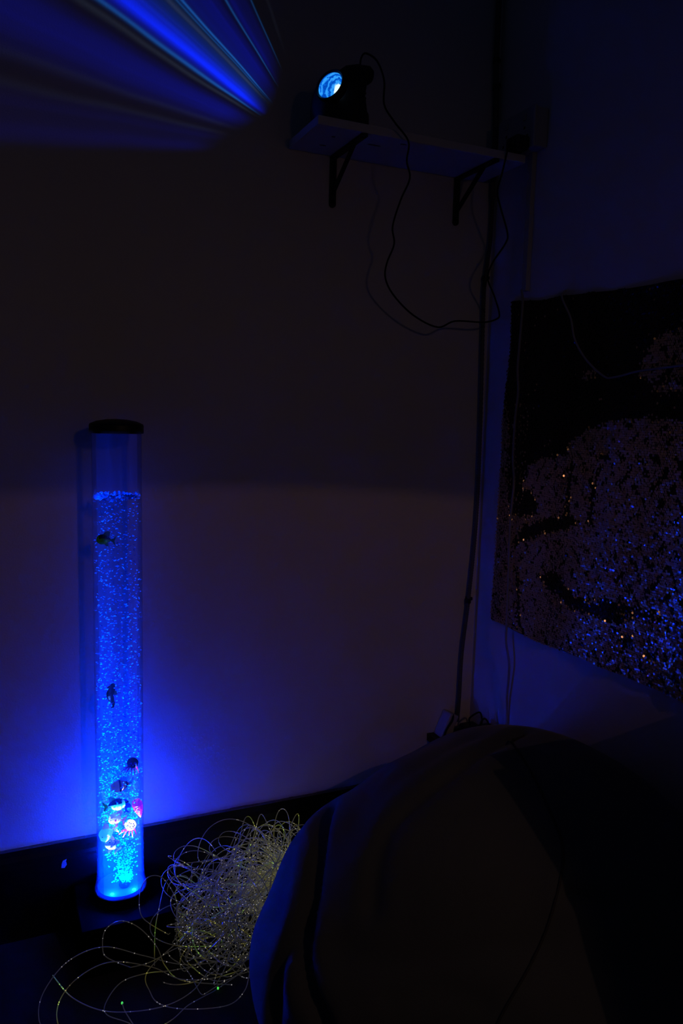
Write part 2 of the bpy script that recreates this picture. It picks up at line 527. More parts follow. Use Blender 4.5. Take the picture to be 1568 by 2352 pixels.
def bubble_tube():
    t = thing('bubble_tube_lamp', (TX, TY, 0), 'tall clear bubble tube lamp glowing blue on a black plinth', 'lamp')
    # black plinth against the skirting, stepped collar
    MB().box((-1.050, -0.199, 0.0), (-0.858, -0.0205, 0.104)).build('plinth', 'plinth_black', t, flat=True, bevel=0.004)
    MB().lathe([(0.0, 0.104), (0.066, 0.104), (0.062, 0.112), (0.0575, TZ+0.004), (0.0555, TZ+0.004), (0.0555, 0.118), (0.0, 0.118)], (TX, TY, 0), 32).build('collar', 'plinth_black', t, flat=True)
    # acrylic tube with a welded foot flange
    zt = 1.118
    MB().lathe([(0.0490, TZ+0.002), (0.0545, TZ+0.002), (0.0545, TZ+0.008), (0.0512, TZ+0.022), (0.0500, TZ+0.04), (0.0500, zt), (0.0490, zt), (0.0490, TZ+0.002)], (TX, TY, 0), 64).build('acrylic_tube', 'clear_acrylic', t)
    MB().lathe([(0.0, 1.112), (0.0535, 1.112), (0.0540, 1.114), (0.0540, 1.128), (0.0525, 1.131), (0.040, 1.1365), (0.02, 1.140), (0.0, 1.141)], (TX, TY, 0), 48).build('cap', 'black_plastic', t)
    MB().lathe([(0.0, TZ), (0.0486, TZ), (0.0486, TZ+0.008), (0.0, TZ+0.008)], (TX, TY, 0), 48).build('foot_plate', 'frosted_foot', t)
    MB().lathe([(0.0, TZ+0.009), (0.0486, TZ+0.009), (0.0486, 0.985), (0.0, 0.985)], (TX, TY, 0), 48).build('water', 'blue_water', t)
    MB().lathe([(0.0, 0.988), (0.0486, 0.988), (0.0486, 1.110), (0.0, 1.110)], (TX, TY, 0), 48).build('misty_air', 'misty_air', t)
    # air stone and four lamps in the foot
    MB().lathe([(0.0, TZ+0.008), (0.010, TZ+0.008), (0.012, TZ+0.012), (0.011, TZ+0.018), (0.006, TZ+0.022), (0.0, TZ+0.022)], (TX+0.006, TY-0.012, 0), 20).build('air_stone', 'black_rubber', t)
    for a in (236, 304):
        x, y = TX+0.041*math.cos(math.radians(a)), TY+0.041*math.sin(math.radians(a))
        MB().lathe([(0.0045, TZ+0.008), (0.0045, TZ+0.0092), (0.003, TZ+0.0105), (0.0, TZ+0.0112)], (x, y, 0), 14).build('led', 'led_glow', t)
        light('led_light', 'POINT', (x, y, TZ+0.0150), LED_POWER/2, (0.0, 0.025, 1.0), t, shadow_soft_size=0.006)
    light('beam_light', 'AREA', (TX, TY, TZ+0.024), BEAM_POWER, (0.09, 0.115, 1.0), t, shape='DISK', size=0.094, spread=math.radians(1.4)).rotation_euler = (math.pi, 0, 0)
    # rising bubbles
    it = []
    def put(x, y, z, r, fl, tilt=0.0):
        it.append(((TX+x, TY+y, z), (r*random.uniform(0.9, 1.5)*(1.0 if fl == 1 else 1.25), r*1.1, r*fl), tilt))
    for _ in range(1300):                       # dense plume over the air stone
        z = TZ+0.022+0.26*random.random()**1.5
        h = (z-TZ)/0.28
        s = 0.007+0.022*h
        x, y = random.gauss(0.006, s), random.gauss(-0.012*(1-h), s)
        if math.hypot(x, y) < 0.043:
            put(x, y, z, random.uniform(0.0008, 0.0016), random.uniform(0.8, 1.1), random.uniform(-.4, .4))
    for _ in range(2300):                      # the whole column
        z = TZ+0.15+(0.985-TZ-0.15)*random.random()**1.25
        r, a = 0.0470*math.sqrt(random.random()), random.random()*2*math.pi
        x, y = r*math.cos(a), r*math.sin(a)
        put(x, y, z, random.uniform(0.0008, 0.0018), random.uniform(0.45, 0.8), random.gauss(0, 0.3))
    bubble_mesh(it, 'bubbles', t)
    it = []
    for _ in range(260):
        r, a = 0.0475*random.random()**0.35, random.random()*2*math.pi
        s = random.uniform(0.0012, 0.0036)
        it.append(((TX+(0.048-s)*r/0.0475*math.cos(a), TY+(0.048-s)*r/0.0475*math.sin(a), 0.985+random.uniform(-0.008, 0.003)), (s, s, s*0.8), 0.0))
    bubble_mesh(it, 'foam', t)
bubble_tube()

# ------------------------------------------------------------------ toys floating in the tube
def toymat(name, col):
    if name not in MATS:
        m = mat(name, col, rough=0.45, spec=0.4, noise=0.12, nscale=80)
        nt = m.node_tree
        tl = nt.nodes.new('ShaderNodeBsdfTranslucent')
        tl.inputs[0].default_value = (*col, 1)
        mx = nt.nodes.new('ShaderNodeMixShader')
        mx.inputs[0].default_value = 0.45
        nt.links.new(nt.nodes['Principled BSDF'].outputs[0], mx.inputs[1])
        nt.links.new(tl.outputs[0], mx.inputs[2])
        nt.links.new(mx.outputs[0], nt.nodes['Material Output'].inputs['Surface'])
    return name
CAMDIR = Vector((-1.1889-TX, -1.7406-TY, 0)).normalized()
def frame(pos, yaw=0.0, roll=0.0, scale=1.0, flip=False):
    """local x: along the toy, local -y: towards the room, local z: up"""
    base = math.atan2(CAMDIR.x, -CAMDIR.y)
    Mx = Matrix.Translation(pos) @ Matrix.Rotation(base+yaw, 4, 'Z') @ Matrix.Rotation(-roll, 4, 'Y')
    return Mx @ Matrix.Diagonal((-scale if flip else scale, scale, scale, 1))

def fish(label, pos, L, Hh, body, back, fin, yaw=0.0, roll=0.0, flip=False, bands=(), band_col=None, spiky=False, tall_fin=1.0, snout=0.0):
    """head towards local -x; flip turns it round"""
    t = thing('toy_fish', pos, label, 'toy fish', 'plastic fish in the bubble tube')
    Mx = frame(pos, yaw, roll, 1.0, flip)
    def prof(u):                                # half height of the body at u = 0 head .. 1 tail root
        return Hh/2*max(0.02, math.sin(math.pi*min(1, (u*0.93+0.07))**0.75)**0.8) if u < 1 else Hh*0.09
    def shell(u0, u1, grow, zlo=-1.0, zhi=1.0, n=9, m=16):
        vs, fs = [], []
        for i in range(n+1):
            u = u0+(u1-u0)*i/n
            h = prof(u)+grow
            w = h*0.5
            x = -L*0.5+u*L*0.78
            for k in range(m):
                a = 2*math.pi*k/m
                z = h*math.sin(a)
                z = max(zlo*h, min(zhi*h, z))
                vs.append((x-snout*L*(1-u)**6, w*math.cos(a), z))
        for i in range(n):
            for k in range(m):
                fs.append((i*m+k, i*m+(k+1) % m, (i+1)*m+(k+1) % m, (i+1)*m+k))
        fs += [tuple(range(m))[::-1], tuple(range(n*m, (n+1)*m))]
        return MB().add(vs, fs)
    def out(mb, nm, m, par):
        return mb.xf(Mx).build(nm, m, par)
    b = out(shell(0.0, 1.0, 0.0, n=14), 'body', toymat(*body), t)
    if back:
        out(shell(0.08, 0.93, 0.0006, zlo=0.25, n=10), 'back_patch', toymat(*back), b)
    for u in bands:
        out(shell(u-0.055, u+0.055, 0.0008, n=3), 'band', toymat(*band_col), b)
    th = 0.0012
    xs = -L*0.5
    if spiky:
        dor = [(xs+L*0.30, Hh*0.42), (xs+L*0.42, Hh*0.72), (xs+L*0.46, Hh*0.55), (xs+L*0.55, Hh*0.74), (xs+L*0.58, Hh*0.54), (xs+L*0.68, Hh*0.66), (xs+L*0.70, Hh*0.25)]
    else:
        dor = [(xs+L*0.25, Hh*0.40), (xs+L*0.36, Hh*0.62*tall_fin), (xs+L*0.52, Hh*0.78*tall_fin), (xs+L*0.64, Hh*0.70*tall_fin), (xs+L*0.62, Hh*0.30)]
    out(MB().prism(dor, -th, th), 'dorsal_fin', toymat(*fin), t)
    out(MB().prism([(xs+L*0.40, -Hh*0.40), (xs+L*0.62, -Hh*0.30), (xs+L*0.66, -Hh*0.70), (xs+L*0.55, -Hh*0.66)], -th, th), 'belly_fin', toymat(*fin), t)
    out(MB().prism([(xs+L*0.74, Hh*0.08), (xs+L*0.86, Hh*0.20), (xs+L*0.97, Hh*0.46), (xs+L*1.0, Hh*0.30), (xs+L*0.93, 0.0), (xs+L*1.0, -Hh*0.30), (xs+L*0.96, -Hh*0.44), (xs+L*0.86, -Hh*0.18), (xs+L*0.74, -Hh*0.08)], -th, th), 'tail_fin', toymat(*fin), t)
    for s in (-1, 1):
        out(MB().ell((xs+L*0.13, s*prof(0.16)*0.42, Hh*0.08), (0.0016, 0.0010, 0.0016), 10, 6), 'eye', toymat('toy_black', (0.004, 0.004, 0.006)), t)
    out(MB().prism([(xs+L*0.30, 0.0), (xs+L*0.42, Hh*0.06), (xs+L*0.46, -Hh*0.10), (xs+L*0.36, -Hh*0.12)], -prof(0.4)*0.5-0.0014, -prof(0.4)*0.5+0.0006), 'side_fin', toymat(*fin), t)
    return t

def crab(label, pos, R, body, legc, dots=False, dark_spots=False):
    t = thing('toy_octopus', pos, label, 'toy octopus', 'leggy plastic toys in the bubble tube')
    Mx = frame(pos)
    n = 14
    b = MB().ell((0, 0, 0), (R, R*0.85, R*0.92), 18, 12, Matrix.Rotation(0.35, 3, 'Y')).xf(Mx).build('body', toymat(*body), t)
    if dots:
        for x, z in ((-0.45, 0.35), (0.1, 0.6), (0.5, 0.5), (-0.05, 0.12), (0.45, 0.05), (-0.5, -0.15), (0.1, -0.3), (0.65, 0.2), (-0.15, 0.75)):
            y = -math.sqrt(max(0.02, 1-x*x-z*z))*0.86
            MB().ell((x*R, y*R, z*R*0.95), (R*0.085, R*0.05, R*0.085), 8, 6).xf(Mx).build('spot', toymat('toy_black', (0.004, 0.004, 0.006)), b)
    if dark_spots:
        for x, z, r in ((-0.25, 0.25, 0.2), (0.35, 0.2, 0.26), (0.05, -0.05, 0.14)):
            y = -math.sqrt(max(0.02, 1-x*x-z*z))*0.86
            MB().ell((x*R, y*R, z*R*0.95), (R*r, R*0.06, R*r), 10, 6).xf(Mx).build('spot', toymat('toy_blue_spot', (0.05, 0.2, 0.8)), b)
    for sx, dx, dz in ((-0.7, -1.9, -1.3), (-0.45, -1.25, -1.9), (-0.15, -0.25, -1.7), (0.25, 0.35, -2.0), (0.6, 1.0, -1.7), (-0.8, -1.5, -0.7)):
        pts = spline([(sx*R, -0.2*R, -0.55*R), ((sx*0.6+dx*0.4)*R, -0.5*R, (-0.55*0.5+dz*0.35)*R), ((sx*0.25+dx*0.75)*R, -0.5*R, dz*0.75*R), (dx*R, -0.3*R, dz*R)], 5)
        MB().tube(pts, [R*(0.16-0.11*i/(len(pts)-1)) for i in range(len(pts))], 8).xf(Mx).build('leg', toymat(*legc), t)
    return t

GREEN = ('toy_green', (0.25, 0.95, 0.18))
TEAL = ('toy_teal', (0.10, 0.55, 0.35))
BLACK = ('toy_black', (0.004, 0.004, 0.006))
TAN = ('toy_tan', (0.85, 0.62, 0.22))
CREAM = ('toy_cream', (1.0, 0.92, 0.50))
CYAN = ('toy_cyan', (0.30, 0.95, 0.75))
BLUE = ('toy_blue', (0.02, 0.03, 0.75))
PINK = ('toy_pink', (1.0, 0.16, 0.55))
GREY = ('toy_grey', (0.25, 0.40, 0.55))
DARK = ('toy_dark', (0.03, 0.08, 0.10))
def toys():
    y = -0.116
    fish('yellow-green toy fish with dark back, highest in the bubble tube', (-0.980, y, 0.896), 0.038, 0.020, GREEN, ('toy_deep_green', (0.02, 0.10, 0.05)), TEAL, yaw=0.25, roll=-0.15, tall_fin=1.2)
    fish('black and tan banded toy angelfish pointing left', (-0.950, y, 0.366), 0.044, 0.027, TAN, None, CYAN, yaw=0.2, roll=0.1, bands=(0.42, 0.82), band_col=BLACK, spiky=True, snout=0.12)
    fish('green toy fish with black back pointing right, beside the small blue fish', (-0.973, y-0.004, 0.326), 0.042, 0.026, CYAN, BLACK, GREEN, yaw=-0.2, roll=0.2, flip=True, snout=0.10)
    fish('small dark blue toy fish nose down in mid tube', (-0.947, y-0.002, 0.318), 0.030, 0.015, BLUE, None, BLUE, yaw=0.0, roll=-1.45, bands=(0.22,), band_col=BLACK)
    fish('cream puffer-like toy fish beside the spotted octopus', (-0.962, y+0.012, 0.285), 0.036, 0.026, CREAM, TAN, PINK, yaw=0.1, roll=-0.35)
    fish('round pale cyan toy fish at the left side above the grey fish', (-0.982, y, 0.264), 0.040, 0.031, CYAN, None, CREAM, yaw=0.3, roll=0.35)
    fish('grey-blue toy fish with dark spots, lowest in the tube', (-0.974, y, 0.232), 0.036, 0.022, GREY, None, GREY, yaw=0.2, roll=-0.9, bands=(0.55,), band_col=('toy_navy', (0.02, 0.04, 0.3)))
    crab('dark toy octopus with pink legs, above the banded angelfish', (-0.931, y, 0.412), 0.0125, DARK, PINK, dark_spots=True)
    crab('cream toy octopus with black dots and pink legs', (-0.938, y-0.008, 0.277), 0.0125, CREAM, PINK, dots=True)
    # seahorse
    pos = (-0.971, y, 0.565)
    t = thing('toy_seahorse', pos, 'dark teal toy seahorse drifting half way up the tube', 'toy seahorse')
    Mx = frame(pos, 0.1, 0.1)
    pts = spline([(0.003, 0, 0.022), (0.0, 0, 0.014), (-0.005, 0, 0.004), (-0.003, 0, -0.008), (0.000, 0, -0.016), (-0.002, 0, -0.024), (-0.006, 0, -0.024)], 6)
    k = len(pts)-1
    rad = [0.0042+0.0030*math.sin(min(1, i/k*1.6)*math.pi)-0.0036*max(0, i/k-0.45)/0.55+0.0004*(i % 2) for i in range(k+1)]
    b = MB().tube(pts, rad, 10).xf(Mx).build('body', toymat('toy_sea_teal', (0.03, 0.20, 0.16)), t)
    MB().ell((0.003, 0, 0.0235), (0.0050, 0.0036, 0.0042), 12, 8).xf(Mx).build('head', 'toy_sea_teal', t)
    MB().tube([(0.0, 0, 0.023), (-0.008, 0, 0.020)], [0.002, 0.0014], 8).xf(Mx).build('snout', 'toy_sea_teal', t)
    MB().prism([(0.002, 0.012), (0.009, 0.010), (0.010, 0.002), (0.003, 0.000)], -0.001, 0.001).xf(Mx).build('back_fin', toymat(*TEAL), t)
    # conch shell against the acrylic on the right
    pos = (-0.918, -0.107, 0.302)
    t = thing('toy_shell', pos, 'ribbed pink and purple toy conch shell at the right side of tube', 'toy shell')
    Mx = frame(pos, 0.0, 0.22)
    vs, prof = [], []
    for i in range(61):
        u = i/60
        r = 0.0105*math.sin(math.pi*(0.10+0.86*u)**0.62)**0.9
        prof.append((max(0.0006, r*(1+0.09*math.sin(u*60))), 0.020-0.041*u))
    b = MB().lathe(prof, (0, 0, 0), 20).xf(Mx).build('shell_body', toymat('toy_magenta', (0.85, 0.14, 0.75)), t)
    MB().ell((-0.003, -0.0075, 0.006), (0.0022, 0.0032, 0.009), 12, 8, Matrix.Rotation(0.5, 3, 'Y')).xf(Mx).build('lip', toymat(*PINK), t)
toys()

# ------------------------------------------------------------------ wall shelf with brackets
def shelf():
    t = thing('wall_shelf', (-0.30, 0, 1.754), 'white board shelf on two black brackets high on the wall', 'shelf')
    MB().box((-0.558, -0.174, 1.754), (-0.036, -0.001, 1.772)).build('board', 'shelf_white', t, flat=True, bevel=0.0015)
    for x in (-0.449, -0.113):
        w, th = 0.0165, 0.005
        b = MB().box((x-w/2, -th, 1.648), (x+w/2, -0.0005, 1.7535)).build('bracket', 'black_metal', t, flat=True, bevel=0.001)
        MB().tube([(x, -th, 1.648), (x, -0.0005, 1.648)], w/2, 16).build('foot_end', 'black_metal', b)
        MB().box((x-w/2, -0.166, 1.7535-th), (x+w/2, -0.0005, 1.7535)).build('shelf_arm', 'black_metal', b, flat=True, bevel=0.001)
        MB().tube([(x, -0.166, 1.7535-th), (x, -0.166, 1.7535)], w/2, 16).build('arm_end', 'black_metal', b)
        MB().bar((x, -0.004, 1.672), (x, -0.118, 1.7495), w*0.62, 0.006, (1, 0, 0)).build('brace', 'black_metal', b, flat=True)
        for z in (1.662, 1.70, 1.735):
            MB().ell((x, -th, z), (0.0032, 0.0012, 0.0032), 10, 6).build('screw', 'black_plastic', b)
        for y in (-0.045, -0.15):
            MB().ell((x, y, 1.7535-th), (0.0032, 0.0032, 0.0012), 10, 6).build('screw', 'black_plastic', b)
    # scuffs of old fixings under the board
    for x, y, l in ((-0.50, -0.12, 0.010), (-0.40, -0.115, 0.035), (-0.345, -0.15, 0.018), (-0.50, -0.06, 0.018)):
        MB().ell((x, y, 1.7538), (l/2, 0.004, 0.0009), 10, 5).build('scuff', 'dust', t)
shelf()

# ------------------------------------------------------------------ wave projector
PROJ_LIGHT = Vector((-0.556, -0.200, 1.848))
def projector():
    t = thing('wave_projector', (-0.49, -0.12, 1.772), 'black light projector with glowing blue lens on the shelf end', 'projector')
    P = [(-0.547, 1.7722), (-0.554, 1.808), (-0.549, 1.847), (-0.530, 1.868), (-0.491, 1.886), (-0.461, 1.895), (-0.447, 1.893), (-0.444, 1.858), (-0.449, 1.822), (-0.4495, 1.805), (-0.437, 1.791), (-0.4365, 1.7722)]
    c = (-0.47, 1.815)
    rings = []
    for y, s in ((-0.170, 0.82), (-0.166, 0.94), (-0.158, 1.0), (-0.125, 0.97), (-0.085, 0.86), (-0.055, 0.66), (-0.048, 0.45)):
        ring = []
        for x, z in P:
            zz = c[1]+(z-c[1])*s if z > 1.78 else 1.7722
            ring.append((c[0]+(x-c[0])*s, y, zz))
        rings.append(ring)
    nrm = Vector((-0.80, -0.54, 0.27)).normalized()
    lc = Vector((-0.524, -0.156, 1.840))
    vs = []
    for r in rings:
        for q in r:
            q = Vector(q)
            e = (q-lc).dot(nrm)
            if e > 0 and q.z > 1.80:           # flat bevel that carries the lens
                q = q-nrm*e
            vs.append(q)
    n = len(P)
    fs = [tuple(range(n)), tuple(range((len(rings)-1)*n, len(rings)*n))[::-1]]
    for i in range(len(rings)-1):
        for k in range(n):
            fs.append((i*n+k, (i+1)*n+k, (i+1)*n+(k+1) % n, i*n+(k+1) % n))
    MB().add(vs, fs).build('housing', 'black_plastic', t)
    # rear knob / yoke end at the upper right
    MB().tube([(-0.452, -0.150, 1.878), (-0.436, -0.150, 1.879), (-0.428, -0.150, 1.8785)], [0.0185, 0.0185, 0.013], 18).build('tilt_knob', 'black_plastic', t)
    MB().tube([(-0.452, -0.16, 1.83), (-0.447, -0.16, 1.80)], 0.006, 10).build('stand_arm', 'black_plastic', t)
    for z in (1.815, 1.825, 1.835, 1.845):
        MB().box((-0.4535, -0.165, z), (-0.446, -0.09, z+0.003)).build('vent_rib', 'black_rubber', t, flat=True)
    # lens dome set obliquely in the front left corner, in a ring
    q = nrm.to_track_quat('Z', 'Y').to_matrix()
    ringm = MB().lathe([(0.028, -0.012), (0.0345, -0.012), (0.0345, 0.004), (0.032, 0.007), (0.0285, 0.004), (0.028, -0.012)], (0, 0, 0), 40)
    ringm.xf(Matrix.Translation(lc) @ q.to_4x4()).build('lens_ring', 'black_plastic', t)
    prof = [(0.0286*math.cos(a), 0.013*math.sin(a)) for a in [i*math.pi/2/10 for i in range(11)]]
    prof[-1] = (0.0, 0.013)
    MB().lathe([(0.0286, -0.004)]+prof, (0, 0, 0), 40).xf(Matrix.Translation(lc) @ q.to_4x4()).build('lens', 'lit_lens', t)
    MB().tube([(-0.452, -0.13, 1.886), (-0.447, -0.13, 1.905)], [0.0052, 0.0042], 12).build('cord_socket', 'black_rubber', t)
    # patterned light it throws on the wall
    ob = light('projected_waves', 'POINT', PROJ_LIGHT, GOBO_POWER, (1, 1, 1), t, shadow_soft_size=0.0)
    ld = ob.data
    ld.use_nodes = True
    nt = ld.node_tree
    em = nt.nodes['Emission']
    tc = nt.nodes.new('ShaderNodeTexCoord')
    sp = nt.nodes.new('ShaderNodeSeparateXYZ')
    nt.links.new(tc.outputs['Normal'], sp.inputs[0])
    d = -PROJ_LIGHT.y
    ydir = sp.outputs[1]
    u = M(nt, 'DIVIDE', sp.outputs[0], ydir)
    v = M(nt, 'DIVIDE', sp.outputs[2], ydir)
    # pattern coordinates: angle and radius about the axis of the rippled glass
    ax, az = (-0.481-PROJ_LIGHT.x)/d, (1.749-PROJ_LIGHT.z)/d
    px = M(nt, 'MULTIPLY', M(nt, 'SUBTRACT', ax, u), d)
    pz = M(nt, 'MULTIPLY', M(nt, 'SUBTRACT', v, az), d)
    r = M(nt, 'SQRT', M(nt, 'ADD', M(nt, 'MULTIPLY', px, px), M(nt, 'MULTIPLY', pz, pz)))
    ph = M(nt, 'MULTIPLY', M(nt, 'ARCTAN2', pz, px), 180/math.pi)
    # gentle wobble so that no streak is a ruled line
    cmb = nt.nodes.new('ShaderNodeCombineXYZ')
    nt.links.new(M(nt, 'MULTIPLY', ph, 0.05), cmb.inputs[0])
    nt.links.new(M(nt, 'MULTIPLY', r, 2.5), cmb.inputs[1])
    nz = nt.nodes.new('ShaderNodeTexNoise')
    nz.inputs['Scale'].default_value = 1.0
    nt.links.new(cmb.outputs[0], nz.inputs['Vector'])
    ph = M(nt, 'ADD', ph, M(nt, 'MULTIPLY', M(nt, 'SUBTRACT', nz.outputs['Fac'], 0.5), 3.5))
    fine = nt.nodes.new('ShaderNodeTexNoise')
    fine.noise_dimensions = '1D'
    fine.inputs['Scale'].default_value = 1.0
    fine.inputs['Detail'].default_value = 3
    nt.links.new(M(nt, 'MULTIPLY', ph, 0.55), fine.inputs['W'])
    # rim of the lens cuts the pattern off
    rim = M(nt, 'ADD', 0.165, M(nt, 'MULTIPLY', M(nt, 'POWER', M(nt, 'ABSOLUTE', M(nt, 'DIVIDE', M(nt, 'SUBTRACT', ph, 34.0), 38.0)), 2.2), 0.09))
    gate = smooth(nt, M(nt, 'SUBTRACT', r, rim), -0.02, 0.06)
    gate = M(nt, 'MULTIPLY', gate, smooth(nt, ph, -9.5, -4.5))
    gate = M(nt, 'MULTIPLY', gate, smooth(nt, ph, 78.0, 60.0))
    total = None
    BL, CY, WH = (0.0, 0.012, 1.0), (0.015, 0.20, 0.75), (0.12, 0.17, 0.30)
    streaks = [  # angle, half width, strength, colour, fade-out radius scale
        (16.0, 3.2, 0.13, BL), (12.0, 4.0, 0.10, BL), (28.4, 2.2, 1.05, BL), (30.5, 3.6, 0.42, BL), (24.6, 0.6, 0.32, CY),
        (22.2, 0.8, 0.10, WH), (39.6, 0.45, 0.45, CY), (38.3, 0.35, 0.20, CY), (36.6, 0.7, 0.14, WH), (41.5, 2.5, 0.14, BL), (46.5, 3.0, 0.17, BL),
        (51.8, 0.38, 0.30, CY), (53.8, 1.8, 0.12, BL), (60.6, 0.35, 0.18, CY), (57.5, 2.0, 0.06, BL), (67.0, 0.6, 0.03, WH),
        (8.0, 0.9, 0.028, WH), (3.6, 0.9, 0.030, WH), (0.5, 3.0, 0.042, BL), (-4.6, 2.2, 0.060, BL), (34.0, 6.0, 0.06, CY)]
    tot = [None, None, None]
    for a0, w, s, c in streaks:
        q = M(nt, 'DIVIDE', M(nt, 'SUBTRACT', ph, a0), w)
        g = M(nt, 'EXPONENT', M(nt, 'MULTIPLY', M(nt, 'MULTIPLY', q, q), -1.0))
        for i in range(3):
            term = M(nt, 'MULTIPLY', g, s*c[i])
            tot[i] = term if tot[i] is None else M(nt, 'ADD', tot[i], term)
    cc = nt.nodes.new('ShaderNodeCombineXYZ')
    for i in range(3):
        nt.links.new(tot[i], cc.inputs[i])
    # the wave glass sends more light to the flat rays than to the near ones
    rho2 = M(nt, 'ADD', 1.0, M(nt, 'ADD', M(nt, 'MULTIPLY', u, u), M(nt, 'MULTIPLY', v, v)))
    gain = M(nt, 'POWER', rho2, 1.12)
    gain = M(nt, 'MULTIPLY', gain, M(nt, 'MULTIPLY', gate, M(nt, 'ADD', 0.55, M(nt, 'MULTIPLY', fine.outputs['Fac'], 0.9))))
    gain = M(nt, 'MULTIPLY', gain, M(nt, 'GREATER_THAN', ydir, 0.0))
    nt.links.new(cc.outputs[0], em.inputs['Color'])
    nt.links.new(gain, em.inputs['Strength'])
projector()

# ------------------------------------------------------------------ cords and fittings on the walls
CORD = [(-0.446, -0.13, 1.904), (-0.446, -0.135, 1.919), (-0.44, -0.145, 1.925), (-0.421, -0.16, 1.908), (-0.415, -0.185, 1.861), (-0.418, -0.195, 1.809), (-0.393, -0.195, 1.779), (-0.355, -0.19, 1.747), (-0.352, -0.18, 1.71), (-0.335, -0.165, 1.68), (-0.348, -0.15, 1.636), (-0.358, -0.135, 1.582), (-0.345, -0.12, 1.548), (-0.357, -0.11, 1.506), (-0.354, -0.1, 1.474), (-0.325, -0.09, 1.439), (-0.266, -0.08, 1.4), (-0.196, -0.075, 1.378), (-0.147, -0.075, 1.396), (-0.065, -0.075, 1.399), (-0.03, -0.08, 1.409), (-0.026, -0.085, 1.422), (-0.047, -0.09, 1.462), (-0.075, -0.1, 1.5), (-0.071, -0.11, 1.535), (-0.043, -0.12, 1.582), (-0.042, -0.125, 1.606), (-0.071, -0.135, 1.656), (-0.087, -0.14, 1.692), (-0.087, -0.155, 1.727), (-0.094, -0.18, 1.763), (-0.0955, -0.186, 1.778), (-0.090, -0.186, 1.783), (-0.080, -0.186, 1.783)]
PIPE = [(-0.02, -0.012, 2.30), (-0.02, -0.012, 2.094), (-0.019, -0.012, 2.033), (-0.0125, -0.012, 1.88), (-0.013, -0.012, 1.765), (-0.0125, -0.012, 1.627), (-0.023, -0.012, 1.518), (-0.025, -0.012, 1.452), (-0.017, -0.012, 1.118), (-0.017, -0.012, 0.887), (-0.03, -0.012, 0.675), (-0.043, -0.012, 0.532), (-0.045, -0.012, 0.41), (-0.048, -0.012, 0.34)]
WCAB = [(-0.018, -0.160, 1.47), (-0.022, -0.173, 1.433), (-0.022, -0.168, 1.332), (-0.022, -0.166, 1.28), (-0.022, -0.173, 1.228), (-0.022, -0.167, 1.165), (-0.022, -0.166, 1.069), (-0.022, -0.175, 1.006), (-0.022, -0.169, 0.908), (-0.022, -0.175, 0.689), (-0.020, -0.173, 0.61), (-0.015, -0.185, 0.546), (-0.010, -0.176, 0.465), (-0.006, -0.174, 0.407), (-0.006, -0.17, 0.30)]
GCAB = [(-0.004, -0.305, 1.450), (-0.022, -0.314, 1.433), (-0.022, -0.347, 1.385), (-0.022, -0.365, 1.337), (-0.022, -0.404, 1.292), (-0.022, -0.46, 1.255), (-0.022, -0.491, 1.251), (-0.022, -0.561, 1.261), (-0.022, -0.665, 1.267), (-0.022, -0.80, 1.28), (-0.022, -0.94, 1.33)]
